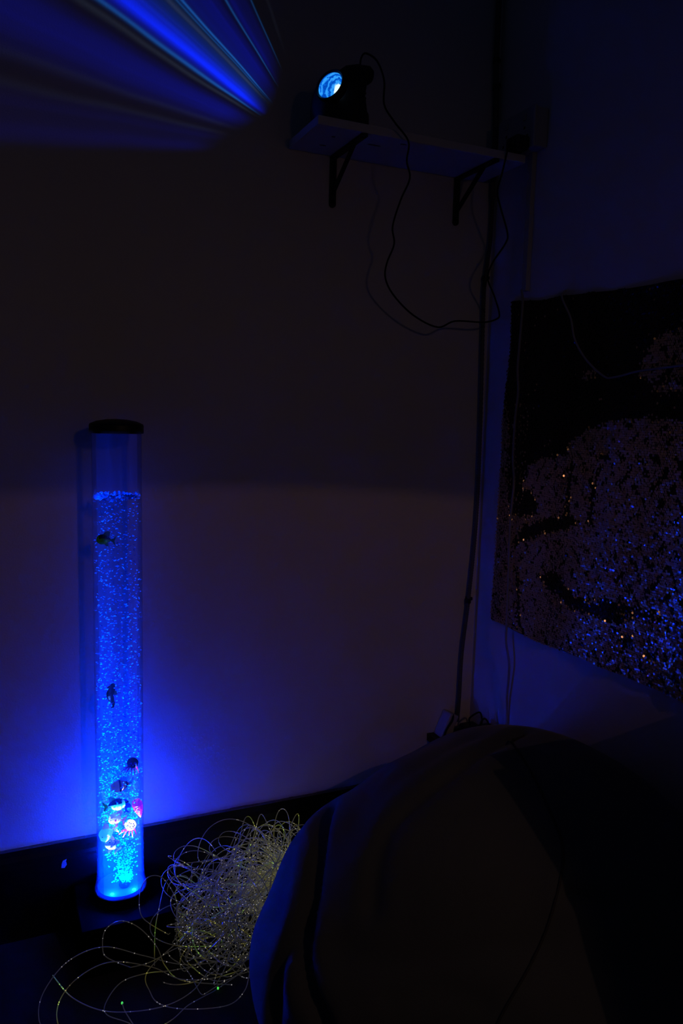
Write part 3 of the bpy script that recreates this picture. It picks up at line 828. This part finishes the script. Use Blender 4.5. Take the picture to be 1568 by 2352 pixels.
def fittings():
    tag(MB().tube(spline(CORD, 6), 0.0021, 8).build('mains_cable', 'black_rubber', origin=(-0.2, -0.07, 1.378)),
        'thin black cable looping down from the projector to the socket', 'cable')
    # conduit down the corner: smooth above the shelf, ribbed below, held by clips
    t = thing('corner_conduit', (-0.02, -0.012, 0.34), 'thin grey conduit running down the corner of the two walls', 'conduit')
    pts = spline(PIPE, 8)
    up = [p for p in pts if p.z > 1.70]
    lo = spline([p for p in PIPE if p[2] < 1.78], 60)
    MB().tube(up, 0.0070, 10).build('upper_pipe', 'conduit_dark', t)
    MB().tube(lo, [0.0046+0.0011*(i % 2) for i in range(len(lo))], 8).build('ribbed_hose', 'conduit_dark', t)
    for z, r in ((2.045, 0.0085), (1.99, 0.0085), (1.52, 0.0075), (0.68, 0.0075)):
        p = min(pts, key=lambda q: abs(q.z-z))
        c = MB().tube([p+Vector((0, 0, -0.006)), p+Vector((0, 0, 0.006))], r, 10).build('clip', 'black_plastic', t)
        MB().box((p.x-0.002, p.y-0.002, z-0.004), (p.x+0.012 if p.x+0.012 < 0 else -0.0005, 0.0, z+0.004)).build('clip_foot', 'black_plastic', c, flat=True)
    # double socket on the right wall with mini trunking
    t = thing('wall_socket', (0, -0.13, 1.82), 'white surface-mounted double socket at the right end of shelf', 'socket')
    MB().box((-0.034, -0.205, 1.785), (-0.0005, -0.070, 1.872)).build('back_box', 'white_plastic', t, flat=True, bevel=0.003)
    fp = MB().box((-0.042, -0.208, 1.782), (-0.034, -0.067, 1.875)).build('face_plate', 'white_plastic', t, flat=True, bevel=0.003)
    for y in (-0.172, -0.102):
        MB().box((-0.0445, y-0.005, 1.848), (-0.042, y+0.005, 1.862)).build('rocker_switch', 'white_plastic', fp, flat=True, bevel=0.001)
        for dy, z in ((0, 1.832), (-0.011, 1.812), (0.011, 1.812)):
            MB().box((-0.0424, y+dy-0.003, z-0.003), (-0.0418, y+dy+0.003, z+0.003)).build('pin_hole', 'black_rubber', fp, flat=True)
    t = thing('plug_adapter', (-0.062, -0.172, 1.80), 'black plug adapter pushed into the wall socket above shelf', 'plug')
    MB().box((-0.078, -0.196, 1.776), (-0.0425, -0.150, 1.808)).build('plug_body', 'black_plastic', t, flat=True, bevel=0.005)
    MB().tube([(-0.076, -0.186, 1.783), (-0.088, -0.186, 1.783)], [0.0045, 0.0028], 10).build('strain_relief', 'black_rubber', t)
    t = thing('mini_trunking', (-0.005, -0.160, 1.47), 'narrow white cable trunking from the socket down to the fabric', 'trunking')
    MB().box((-0.010, -0.1675, 1.468), (-0.0003, -0.1525, 1.786)).build('channel', 'trunking_white', t, flat=True)
    MB().box((-0.0125, -0.1685, 1.468), (-0.010, -0.1515, 1.786)).build('cover_strip', 'trunking_white', t, flat=True, bevel=0.0008)
    tag(MB().tube(spline(WCAB, 8), 0.0030, 8).build('hanging_cable', 'grey_cable', origin=(-0.006, -0.17, 0.3)),
        'grey cable hanging from the trunking across the left of the fabric', 'cable')
    tag(MB().tube(spline(GCAB, 8), 0.0022, 8).build('drooping_cable', 'cable_white', origin=(-0.022, -0.49, 1.25)),
        'thin pale cable drooping in a curve over the black sequins', 'cable')
    # extension lead with adapters low in the corner
    t = thing('extension_lead', (-0.085, -0.03, 0.30), 'white extension lead fixed upright to the wall behind the bean bag', 'power strip')
    a, b = Vector((-0.116, -0.020, 0.275)), Vector((-0.074, -0.020, 0.372))
    MB().bar(a, b, 0.040, 0.030, (0, 0.0, 1)).build('strip_body', 'white_plastic', t, flat=True, bevel=0.004)
    for k in (0.25, 0.6):
        p = a.lerp(b, k)
        MB().tube([p+Vector((0, -0.018, 0)), p+Vector((0, -0.0225, 0))], 0.013, 16).build('outlet', 'white_plastic', t)
    pts = spline([(-0.078, -0.036, 0.372), (-0.086, -0.046, 0.360), (-0.104, -0.046, 0.335), (-0.112, -0.046, 0.30), (-0.11, -0.044, 0.26)], 6)
    MB().tube(pts, 0.0028, 8).build('lead', 'black_rubber', t)
    for i, (lo_, hi_, lb) in enumerate((((-0.066, -0.090, 0.3146), (-0.020, -0.045, 0.352), 'black power adapter nearest the white extension lead'),
                                       ((-0.045, -0.160, 0.3146), (-0.006, -0.098, 0.366), 'black power adapter against the right wall behind the bean bag'))):
        ob = thing('power_adapter', ((lo_[0]+hi_[0])/2, (lo_[1]+hi_[1])/2, lo_[2]), lb, 'adapter', 'black adapters in the corner')
        MB().box(lo_, hi_).build('case', 'black_plastic', ob, flat=True, bevel=0.006)
        c = Vector(((lo_[0]+hi_[0])/2, (lo_[1]+hi_[1])/2, hi_[2]-0.002))
        if i == 0:
            pts = spline([c, c+Vector((-0.004, 0, 0.018)), c+Vector((0.008, -0.01, 0.034)), c+Vector((0.018, -0.016, 0.038)), c+Vector((0.022, -0.020, 0.024)), c+Vector((0.021, -0.022, 0.004))], 8)
        else:
            pts = spline([c, c+Vector((-0.004, 0.004, 0.016)), c+Vector((-0.010, 0.010, 0.022)), c+Vector((-0.014, 0.018, 0.010)), c+Vector((-0.014, 0.022, -0.01))], 8)
        MB().tube(pts, 0.0024, 8).build('lead', 'black_rubber', ob)
    # shelf-like block they stand on: timber batten over the skirting
    tag(MB().box((-0.135, -0.165, 0.296), (-0.0005, -0.0005, 0.3145)).build('corner_ledge', 'black_gloss_paint', flat=True, origin=(-0.06, -0.08, 0.296)),
        'small black corner ledge holding the power adapters behind the bean bag', 'ledge')
fittings()

# ------------------------------------------------------------------ sequin fabric
FTOP = [(-0.112, 1.45), (-0.156, 1.445), (-0.222, 1.438), (-0.269, 1.44), (-0.384, 1.434), (-0.498, 1.428), (-0.567, 1.427), (-0.638, 1.427), (-0.95, 1.425)]
FBOT = [(-0.087, 0.642), (-0.154, 0.638), (-0.309, 0.636), (-0.456, 0.639), (-0.584, 0.639), (-0.715, 0.639), (-0.95, 0.64)]
FLEFT = [(-0.112, 1.45), (-0.118, 1.336), (-0.109, 1.229), (-0.102, 1.164), (-0.1, 1.055), (-0.099, 0.955), (-0.099, 0.842), (-0.092, 0.749), (-0.087, 0.667), (-0.087, 0.642)]
BRONZE = [[(-0.195, 0.992), (-0.204, 1.045), (-0.247, 1.069), (-0.331, 1.084), (-0.357, 1.114), (-0.41, 1.144), (-0.474, 1.161), (-0.558, 1.169), (-0.663, 1.166), (-0.99, 1.161), (-0.99, 0.614), (-0.715, 0.61), (-0.078, 0.61), (-0.08, 0.835), (-0.09, 0.904), (-0.2, 0.933)], [(-0.547, 1.262), (-0.557, 1.295), (-0.598, 1.326), (-0.646, 1.343), (-0.767, 1.364), (-0.778, 1.254), (-0.655, 1.249), (-0.606, 1.243), (-0.562, 1.241)], [(-0.575, 1.225), (-0.619, 1.215), (-0.658, 1.221), (-0.78, 1.231), (-0.778, 1.254), (-0.656, 1.244), (-0.628, 1.239)], [(-0.383, 1.248), (-0.393, 1.263), (-0.419, 1.271), (-0.424, 1.264), (-0.401, 1.248)], [(-0.088, 1.197), (-0.114, 1.197), (-0.128, 1.111), (-0.122, 1.056), (-0.134, 0.958), (-0.152, 0.917), (-0.090, 0.91)]]
DARKP = [[(-0.167, 0.864), (-0.202, 0.904), (-0.283, 0.931), (-0.364, 0.952), (-0.399, 0.938), (-0.36, 0.919), (-0.286, 0.897), (-0.214, 0.868), (-0.146, 0.841)], [(-0.283, 0.798), (-0.336, 0.816), (-0.352, 0.797), (-0.39, 0.776), (-0.445, 0.768), (-0.51, 0.769), (-0.558, 0.765), (-0.55, 0.748), (-0.5, 0.74), (-0.447, 0.742), (-0.376, 0.741), (-0.341, 0.759), (-0.296, 0.778)], [(-0.353, 1.06), (-0.368, 1.061), (-0.365, 0.949), (-0.349, 0.947)], [(-0.435, 1.057), (-0.445, 1.057), (-0.437, 0.939), (-0.424, 0.937)], [(-0.182, 0.8), (-0.194, 0.803), (-0.217, 0.654), (-0.203, 0.651)], [(-0.434, 1.075), (-0.445, 1.089), (-0.474, 1.094), (-0.478, 1.082), (-0.45, 1.076)], [(-0.44, 0.779), (-0.509, 0.787), (-0.65, 0.786), (-0.646, 0.773), (-0.56, 0.769), (-0.485, 0.77)], [(-0.178, 0.985), (-0.22, 0.994), (-0.264, 0.957), (-0.242, 0.933), (-0.183, 0.926)], [(-0.55, 0.721), (-0.573, 0.736), (-0.573, 0.71), (-0.556, 0.687), (-0.548, 0.685)], [(-0.612, 0.713), (-0.631, 0.709), (-0.64, 0.685), (-0.624, 0.686)]]
def inpoly(Y, Z, poly):
    r = np.zeros(Y.shape, bool)
    n = len(poly)
    for i in range(n):
        (y0, z0), (y1, z1) = poly[i], poly[(i+1) % n]
        c = ((z0 > Z) != (z1 > Z))
        with np.errstate(divide='ignore', invalid='ignore'):
            xi = (y1-y0)*(Z-z0)/(z1-z0+1e-12)+y0
        r ^= c & (Y < xi)
    return r
def fabric_x(Y, Z):
    """how far the hanging cloth stands off the wall"""
    return -0.0075-0.0025*np.sin(Y*26+Z*3)-0.0018*np.sin(Y*61+1.0)-0.0015*np.sin(Z*17+Y*5)
def sequin_fabric():
    t = thing('sequin_fabric', (-0.01, -0.5, 0.64), 'black and bronze reversible sequin cloth hung on right wall', 'wall hanging')
    lz = np.array([p[1] for p in FLEFT][::-1])
    ly = np.array([p[0] for p in FLEFT][::-1])
    def left(z): return np.interp(z, lz, ly)
    def top(y): return np.interp(-y, [-p[0] for p in FTOP], [p[1] for p in FTOP])
    def bot(y): return np.interp(-y, [-p[0] for p in FBOT], [p[1] for p in FBOT])
    # cloth
    nu, nv = 80, 70
    vs, fs = [], []
    for i in range(nu+1):
        for j in range(nv+1):
            w = j/nv
            y_ = -0.10+(-0.95+0.10)*i/nu
            z = bot(y_)*(1-w)+top(y_)*w
            y = left(z)+(-0.95-left(z))*i/nu
            vs.append((float(fabric_x(y, z)), y, z))
    k = nv+1
    for i in range(nu):
        for j in range(nv):
            fs.append((i*k+j, i*k+j+1, (i+1)*k+j+1, (i+1)*k+j))
    n0 = len(vs)
    vs += [(x+0.0012, y, z) for x, y, z in vs]
    fs += [tuple(n0+q for q in f[::-1]) for f in fs]
    edge = [i*k for i in range(nu+1)]+[nu*k+j for j in range(1, k)]+[i*k+nv for i in range(nu-1, -1, -1)]+[j for j in range(nv-1, 0, -1)]
    for a, b in zip(edge, edge[1:]+edge[:1]):
        fs.append((a, b, b+n0, a+n0))
    MB().add(vs, fs).build('cloth_backing', 'sequin_backing', t)
    # sequins in staggered rows
    p = 0.0046
    rows = int(0.83/p)
    Y, Z = [], []
    for r in range(rows):
        z = 0.637+r*p
        ys = np.arange(-0.085-(r % 2)*p/2, -0.95, -p)
        Y.append(ys)
        Z.append(np.full(ys.shape, z))
    Y, Z = np.concatenate(Y), np.concatenate(Z)
    keep = (Y < left(Z)+0.001) & (Z < top(Y)) & (Z > bot(Y))
    Y, Z = Y[keep], Z[keep]
    N = len(Y)
    Y = Y+RNG.normal(0, 0.0004, N)
    Z = Z+RNG.normal(0, 0.0004, N)
    jy, jz = Y+RNG.normal(0, 0.004, N), Z+RNG.normal(0, 0.004, N)
    br = np.zeros(N, bool)
    for poly in BRONZE:
        br |= inpoly(jy, jz, poly)
    for poly in DARKP:
        br &= ~inpoly(jy, jz, poly)
    b2 = np.zeros(N, bool)
    ky, kz = Y+RNG.normal(0, 0.005, N), Z+RNG.normal(0, 0.005, N)
    for poly in BRONZE:
        b2 |= inpoly(ky, kz, poly)
    for poly in DARKP:
        b2 &= ~inpoly(ky, kz, poly)
    stand = (b2 != br) & (RNG.random(N) < 0.15)
    # loose flipped ones: more where the nap was stroked unevenly
    nse = np.sin(Y*140+np.sin(Z*90)*2)+np.sin(Z*120+np.sin(Y*70)*3)+RNG.normal(0, 0.7, N)
    dens = np.clip((-Y-0.38)/0.3, 0, 1)
    br &= ~((nse > 1.75-0.55*dens))
    strip = (Y > -0.20) & (Z > 0.83) & (Z < 1.2)
    br |= strip & (RNG.random(N) < 0.10)
    br |= (RNG.random(N) < 0.004)
    # tilt: mostly lying flat, wave of the cloth, a few stand up (edges of a stroke)
    ty = RNG.normal(-0.05, 0.11, N)+0.07*np.cos(Y*26+Z*3)
    tz = RNG.normal(0, 0.10, N)+np.where(br, -0.09, 0.06)
    wild = RNG.random(N) < 0.04
    ty = np.where(wild, RNG.normal(0, 0.45, N), ty)
    tz = np.where(wild, RNG.normal(0, 0.45, N), tz)
    # half-flipped ones standing up along the edge of a stroke
    br |= stand
    ty = np.where(stand, RNG.normal(-1.9, 0.35, N), ty)
    tz = np.where(stand, RNG.normal(0.65, 0.25, N), tz)
    nrm = np.stack([-np.ones(N), ty, tz], -1)
    nrm /= np.linalg.norm(nrm, axis=1, keepdims=True)
    e1 = np.cross(nrm, np.array([0, 0, 1.0]))
    e1 /= np.linalg.norm(e1, axis=1, keepdims=True)
    e2 = np.cross(nrm, e1)
    C0 = np.stack([fabric_x(Y, Z)-0.0012-RNG.random(N)*0.0012, Y, Z], -1)
    o = np.array(ORIGIN[t.name])
    for nm, sel, m in (('black_sequins', ~br, 'sequin_black'), ('bronze_sequins', br, 'sequin_bronze')):
        c, a, b = C0[sel]-o, e1[sel], e2[sel]
        n = len(c)
        rad = 0.0027
        ang = [2*math.pi*k/7 for k in range(7)]
        V = np.stack([c+rad*(a*math.cos(q)+b*math.sin(q)) for q in ang], 1)
        me = bpy.data.meshes.new(nm)
        me.vertices.add(n*7)
        me.vertices.foreach_set('co', V.reshape(-1))
        me.loops.add(n*7)
        me.loops.foreach_set('vertex_index', np.arange(n*7))
        me.polygons.add(n)
        me.polygons.foreach_set('loop_start', np.arange(n)*7)
        me.update(calc_edges=True)
        me.materials.append(MATS[m])
        ob = bpy.data.objects.new(nm, me)
        COL.objects.link(ob)
        ob.parent = t
        ob['kind'] = 'stuff'
sequin_fabric()

# ------------------------------------------------------------------ bean bag
def bean_bag():
    cx, cyy, axx, ayy, H, R = -0.3217, -0.5852, 0.0303, -0.0617, 0.5643, 0.4306
    a = (0.0001, 0.0, -0.0156, -0.0339, -0.0818, 0.055)
    prof = [Vector((r, z, 0)) for r, z in ((0, 0), (.6, 0), (.86, .01), (.95, .06), (1, .2), (.99, .35), (.93, .52), (.82, .68), (.66, .82), (.46, .92), (.24, .98), (0, 1.))]
    PR = [(max(0.0, p.x), max(0.0, min(1.0, p.y))) for p in spline(prof, 12)]
    nth = 260
    th = np.linspace(0, 2*np.pi, nth, endpoint=False)
    Rt = R*(1+a[0]*np.cos(th)+a[1]*np.sin(th)+a[2]*np.cos(2*th)+a[3]*np.sin(2*th)+a[4]*np.cos(3*th)+a[5]*np.sin(3*th))
    pr = np.array(PR)
    X = cx+axx*pr[:, 1:2]**1.5+pr[:, :1]*Rt*np.cos(th)
    Y = cyy+ayy*pr[:, 1:2]**1.5+pr[:, :1]*Rt*np.sin(th)
    Z = pr[:, 1:2]*H+0*X
    # soft flattening against the two walls
    X = np.where(X > -0.06, -0.06+0.045*np.tanh((X+0.06)/0.045), X)
    Y = np.where(Y > -0.08, -0.08+0.045*np.tanh((Y+0.08)/0.045), Y)
    P = np.stack([X, Y, Z], -1)
    # normals by finite differences
    dth = np.roll(P, -1, 1)-np.roll(P, 1, 1)
    dpr = np.gradient(P, axis=0)
    Nn = np.cross(dth, dpr)
    ln = np.linalg.norm(Nn, axis=-1, keepdims=True)
    Nn = np.where(ln > 1e-9, Nn/np.maximum(ln, 1e-9), np.array([0, 0, 1.0]))
    def dist(poly):
        pts = np.array([p[:] for p in spline(poly, 6)])
        D = np.full(P.shape[:2], 9.0)
        for i in range(len(pts)-1):
            s, e = pts[i], pts[i+1]
            d = e-s
            q = np.clip(((P-s)@d)/(d@d), 0, 1)
            D = np.minimum(D, np.linalg.norm(P-(s+q[..., None]*d), axis=-1))
        return D
    disp = np.zeros(P.shape[:2])
    folds = [
        ([(-0.259, -0.559, 0.556), (-0.365, -0.598, 0.557), (-0.45, -0.633, 0.541), (-0.535, -0.643, 0.505), (-0.583, -0.649, 0.474), (-0.606, -0.657, 0.453), (-0.632, -0.68, 0.417), (-0.652, -0.704, 0.375)], 0.010, 0.014),
        ([(-0.632, -0.471, 0.412), (-0.674, -0.539, 0.395), (-0.704, -0.579, 0.361), (-0.727, -0.617, 0.312), (-0.738, -0.642, 0.268), (-0.736, -0.673, 0.229), (-0.728, -0.699, 0.198), (-0.715, -0.74, 0.10)], 0.026, 0.016),
        ([(-0.732, -0.612, 0.303), (-0.755, -0.604, 0.248), (-0.772, -0.603, 0.18), (-0.777, -0.601, 0.08)], 0.012, 0.014),
        ([(-0.708, -0.684, 0.297), (-0.641, -0.762, 0.318), (-0.535, -0.84, 0.361), (-0.458, -0.896, 0.387)], 0.004, 0.02),
        ([(-0.531, -0.509, 0.492), (-0.616, -0.56, 0.453), (-0.667, -0.59, 0.406), (-0.697, -0.624, 0.361)], 0.005, 0.02),
        ([(-0.407, -0.885, 0.451), (-0.387, -0.903, 0.449), (-0.369, -0.927, 0.438)], 0.008, 0.012),
        ([(-0.354, -0.523, 0.542), (-0.474, -0.568, 0.529), (-0.544, -0.567, 0.499), (-0.621, -0.603, 0.451)], 0.004, 0.02),
        ([(-0.646, -0.778, 0.271), (-0.593, -0.818, 0.3), (-0.546, -0.863, 0.297)], 0.004, 0.02)]
    for poly, dep, w in folds:
        D = dist(poly)
        disp -= dep*np.exp(-(D/w)**2)
        disp += dep*0.25*np.exp(-((D-2.6*w)/(1.5*w))**2)
    # slack cloth: broad dents
    disp += 0.006*np.sin(7*X+3*Z*9)*np.cos(11*Y+4*Z)*np.clip(Z/0.2, 0, 1)
    disp += 0.004*np.sin(23*X-17*Z+5*Y)*np.clip(Z/0.2, 0, 1)
    disp *= np.clip(pr[:, 1:2]/0.03, 0, 1)
    P = P+Nn*disp[..., None]
    P[..., 0] = np.minimum(P[..., 0], -0.0125)
    P[..., 2] = np.maximum(P[..., 2], 0.0)
    n = len(PR)
    vs = [tuple(q) for q in P.reshape(-1, 3)]
    fs = []
    for i in range(n-1):
        for k in range(nth):
            fs.append((i*nth+k, i*nth+(k+1) % nth, (i+1)*nth+(k+1) % nth, (i+1)*nth+k))
    t = thing('bean_bag', (cx, cyy, 0), 'large slouching dark fabric bean bag filling the corner', 'bean bag')
    global BAG_TREE
    BAG_TREE = BVHTree.FromPolygons(vs, fs)
    MB().add(vs, fs).build('cover', 'bag_fabric', t)
    # stitched seam between two panels
    seam = spline([(-0.27, -0.58, 0.562), (-0.314, -0.604, 0.56), (-0.37, -0.782, 0.529), (-0.39, -0.843, 0.492), (-0.435, -0.88, 0.431), (-0.478, -0.892, 0.366), (-0.53, -0.886, 0.278), (-0.56, -0.87, 0.16)], 14)
    Pf, Nf = P.reshape(-1, 3), Nn.reshape(-1, 3)
    pts = []
    for s in seam:
        i = int(np.argmin(np.linalg.norm(Pf-np.array(s[:]), axis=1)))
        d = Nf[i]
        off = (Pf[i]-np.array(s[:]))@d
        pts.append(Vector((np.array(s[:])+d*(off+0.0005)).tolist()))
    MB().tube(pts, 0.0022, 6).build('seam', 'seam_thread', t)
bean_bag()

# ------------------------------------------------------------------ fibre optic lamp
LOOPS = [[(-0.60, -0.22, 0.10), (-0.641, -0.25, 0.02), (-0.724, -0.26, 0.006), (-0.841, -0.24, 0.006), (-0.928, -0.22, 0.037), (-1.008, -0.24, 0.092), (-1.079, -0.3, 0.125), (-1.124, -0.33, 0.102), (-1.136, -0.3, 0.031), (-1.121, -0.32, 0.004), (-1.05, -0.42, 0.004), (-0.95, -0.47, 0.004)], [(-0.60, -0.24, 0.10), (-0.659, -0.3, 0.03), (-0.774, -0.3, 0.006), (-0.864, -0.3, 0.022), (-0.921, -0.28, 0.051), (-1.001, -0.28, 0.085), (-1.067, -0.33, 0.107), (-1.104, -0.36, 0.088), (-1.102, -0.38, 0.047), (-1.06, -0.44, 0.006), (-0.96, -0.50, 0.004)], [(-0.66, -0.18, 0.08), (-0.76, -0.17, 0.02), (-0.835, -0.17, 0.033), (-0.882, -0.19, 0.066), (-0.926, -0.205, 0.110), (-0.933, -0.20, 0.150), (-0.922, -0.19, 0.180), (-0.903, -0.18, 0.185), (-0.878, -0.165, 0.165), (-0.852, -0.15, 0.116), (-0.838, -0.145, 0.066), (-0.82, -0.16, 0.004)], [(-0.905, -0.215, 0.004), (-0.902, -0.207, 0.075), (-0.894, -0.205, 0.120), (-0.875, -0.18, 0.160), (-0.854, -0.16, 0.160), (-0.823, -0.14, 0.143), (-0.809, -0.14, 0.121), (-0.792, -0.13, 0.08), (-0.75, -0.14, 0.05), (-0.68, -0.17, 0.09)], [(-0.62, -0.18, 0.12), (-0.704, -0.12, 0.159), (-0.696, -0.12, 0.184), (-0.681, -0.12, 0.212), (-0.671, -0.12, 0.22), (-0.67, -0.12, 0.21), (-0.685, -0.12, 0.181), (-0.704, -0.12, 0.154), (-0.708, -0.12, 0.096), (-0.71, -0.14, 0.02)], [(-0.76, -0.12, 0.08), (-0.749, -0.1, 0.142), (-0.756, -0.09, 0.164), (-0.747, -0.085, 0.179), (-0.723, -0.08, 0.182), (-0.692, -0.08, 0.173), (-0.653, -0.09, 0.155), (-0.634, -0.1, 0.144), (-0.58, -0.16, 0.13)], [(-0.961, -0.26, 0.048), (-1.005, -0.25, 0.075), (-1.012, -0.24, 0.093), (-1.008, -0.24, 0.125), (-0.989, -0.24, 0.139), (-0.964, -0.23, 0.129), (-0.932, -0.22, 0.096), (-0.901, -0.22, 0.049), (-0.887, -0.24, 0.015), (-0.86, -0.28, 0.004), (-0.77, -0.33, 0.004)], [(-0.961, -0.26, 0.048), (-0.92, -0.25, 0.041), (-0.865, -0.22, 0.034), (-0.813, -0.2, 0.027), (-0.70, -0.18, 0.05), (-0.62, -0.2, 0.12)], [(-0.94, -0.42, 0.004), (-0.977, -0.36, 0.007), (-1.02, -0.36, 0.04), (-1.018, -0.34, 0.051), (-0.985, -0.31, 0.06), (-0.93, -0.28, 0.041), (-0.873, -0.26, 0.017), (-0.804, -0.24, 0.006), (-0.66, -0.22, 0.06)], [(-1.11, -0.3, 0.103), (-1.079, -0.33, 0.071), (-1.031, -0.35, 0.045), (-0.975, -0.35, 0.024), (-0.909, -0.35, 0.016), (-0.851, -0.32, 0.006), (-0.805, -0.28, 0.01), (-0.70, -0.22, 0.05)], [(-0.84, -0.22, 0.06), (-0.93, -0.28, 0.046), (-0.931, -0.31, 0.021), (-0.914, -0.33, 0.005), (-0.869, -0.36, 0.004), (-0.796, -0.38, 0.004), (-0.755, -0.36, 0.006), (-0.732, -0.33, 0.024), (-0.68, -0.26, 0.09)], [(-0.81, -0.12, 0.03), (-0.799, -0.1, 0.111), (-0.799, -0.1, 0.143), (-0.78, -0.1, 0.145), (-0.718, -0.1, 0.143), (-0.68, -0.11, 0.154), (-0.619, -0.12, 0.141), (-0.57, -0.16, 0.13)], [(-0.65, -0.15, 0.04), (-0.654, -0.13, 0.111), (-0.661, -0.12, 0.144), (-0.662, -0.12, 0.166), (-0.652, -0.12, 0.178), (-0.636, -0.12, 0.176), (-0.612, -0.13, 0.155), (-0.58, -0.15, 0.134)], [(-0.988, -0.33, 0.031), (-0.983, -0.35, 0.022), (-0.96, -0.4, 0.006), (-0.92, -0.46, 0.004)], [(-0.70, -0.30, 0.02), (-0.80, -0.33, 0.005), (-0.83, -0.34, 0.005), (-0.869, -0.36, 0.011), (-0.899, -0.38, 0.010), (-0.944, -0.4, 0.006), (-1.0, -0.46, 0.004)]]
def clear_of(p):
    """push a strand point out of the bean bag and out of the plinth of the tube"""
    p = Vector(p)
    h, n, _, d = BAG_TREE.find_nearest(p)
    if h is not None:
        if n.dot(h-Vector((-0.32, -0.585, h.z-0.05))) < 0:
            n = -n
        e = (p-h).dot(n)
        if e < 0.004 and d < 0.25:
            p = h+n*0.004
    if -1.053 < p.x < -0.855 and p.y > -0.203 and p.z < 0.1065:
        k = min((p.y+0.203, 0), (0.1065-p.z, 1), (-0.855-p.x, 2))[1]
        p = Vector((p.x, -0.203, p.z)) if k == 0 else (Vector((p.x, p.y, 0.1065)) if k == 1 else Vector((-0.855, p.y, p.z)))
    p.z = max(p.z, 0.0022)
    return p

def fibre_lamp():
    head = Vector((-0.545, -0.150, 0.100))
    t = thing('fibre_optic_lamp', (head.x, head.y, 0), 'tangled heap of sparkling clear fibre-optic strands between tube and bean bag', 'fibre lamp')
    MB().lathe([(0.0, 0.0), (0.05, 0.0), (0.05, 0.012), (0.018, 0.02), (0.016, 0.075), (0.024, 0.085), (0.024, 0.112), (0.0, 0.112)], (head.x+0.03, head.y, 0), 20).build('light_box', 'black_plastic', t)
    def strand(pts, name='strand', r=0.00098):
        rnd = random.random()
        pts = [clear_of(p) for p in pts]
        n = 5
        mb = MB().tube(pts, r, n)
        ob = mb.build(name, 'side_glow_fibre', t)
        acc, s = [], 0.0
        for i, p in enumerate(pts):
            if i:
                s += (p-pts[i-1]).length
            near = max(0.0, 1-((p-head).length)/0.22)
            acc += [(s, rnd, near)]*n
        at = ob.data.attributes.new('along', 'FLOAT_VECTOR', 'POINT')
        at.data.foreach_set('vector', [c for q in acc for c in q])
        return ob
    for L in LOOPS:
        strand(spline(L, 10), r=0.00102)
    # green tips at two loose ends
    for p in ((-0.988, -0.33, 0.031), (-0.80, -0.33, 0.0055)):
        MB().ell(p, (0.0022, 0.0022, 0.0030), 8, 6).build('strand_tip', 'fibre_tip_green', t)
    # the heap
    C, S = Vector((-0.680, -0.175, 0.078)), Vector((0.155, 0.110, 0.095))
    for i in range(150):
        q = Vector((head.x, head.y, head.z))+Vector((random.gauss(0, 0.012), random.gauss(0, 0.016), random.gauss(0, 0.016)))
        d = Vector((-1.0, random.gauss(0, 0.45), random.gauss(0.25, 0.45))).normalized()
        kap = Vector((random.gauss(0, 1), random.gauss(0, 1), random.gauss(0, 1))).normalized()
        kmag = random.uniform(5, 17)
        pts = [q.copy()]
        st = 0.0075
        wide = random.choice((0.85, 1.0, 1.1, 1.35))
        for k in range(random.randint(60, 115)):
            if random.random() < 0.05:
                kap = (kap+Vector((random.gauss(0, 1), random.gauss(0, 1), random.gauss(0, 1)))*0.9).normalized()
                kmag = random.uniform(4, 17)
            turn = kap.cross(d)*kmag
            e = Vector(((q.x-C.x)/S.x, (q.y-C.y)/S.y, (q.z-C.z)/S.z))
            m = e.length/wide
            if m > 1.0 and k > 8:
                turn += -Vector((e.x/S.x, e.y/S.y, e.z/S.z))*2.2*min(3.0, m-0.9)
            turn += Vector((0, 0, -2.5))
            if q.z < 0.012:
                turn.z += 22*(0.012-q.z)/0.012+max(0, -d.z)*60
            if q.y > -0.035:
                turn.y -= 30
            # keep clear of the plinth of the tube
            if q.x < -0.83 and q.y > -0.235:
                turn += Vector((22, -14, 6))
            d = (d+turn*st).normalized()
            q = q+d*st
            q.z = max(q.z, 0.0025)
            q.y = min(q.y, -0.024)
            q = clear_of(q)
            pts.append(q.copy())
        strand(pts)
fibre_lamp()
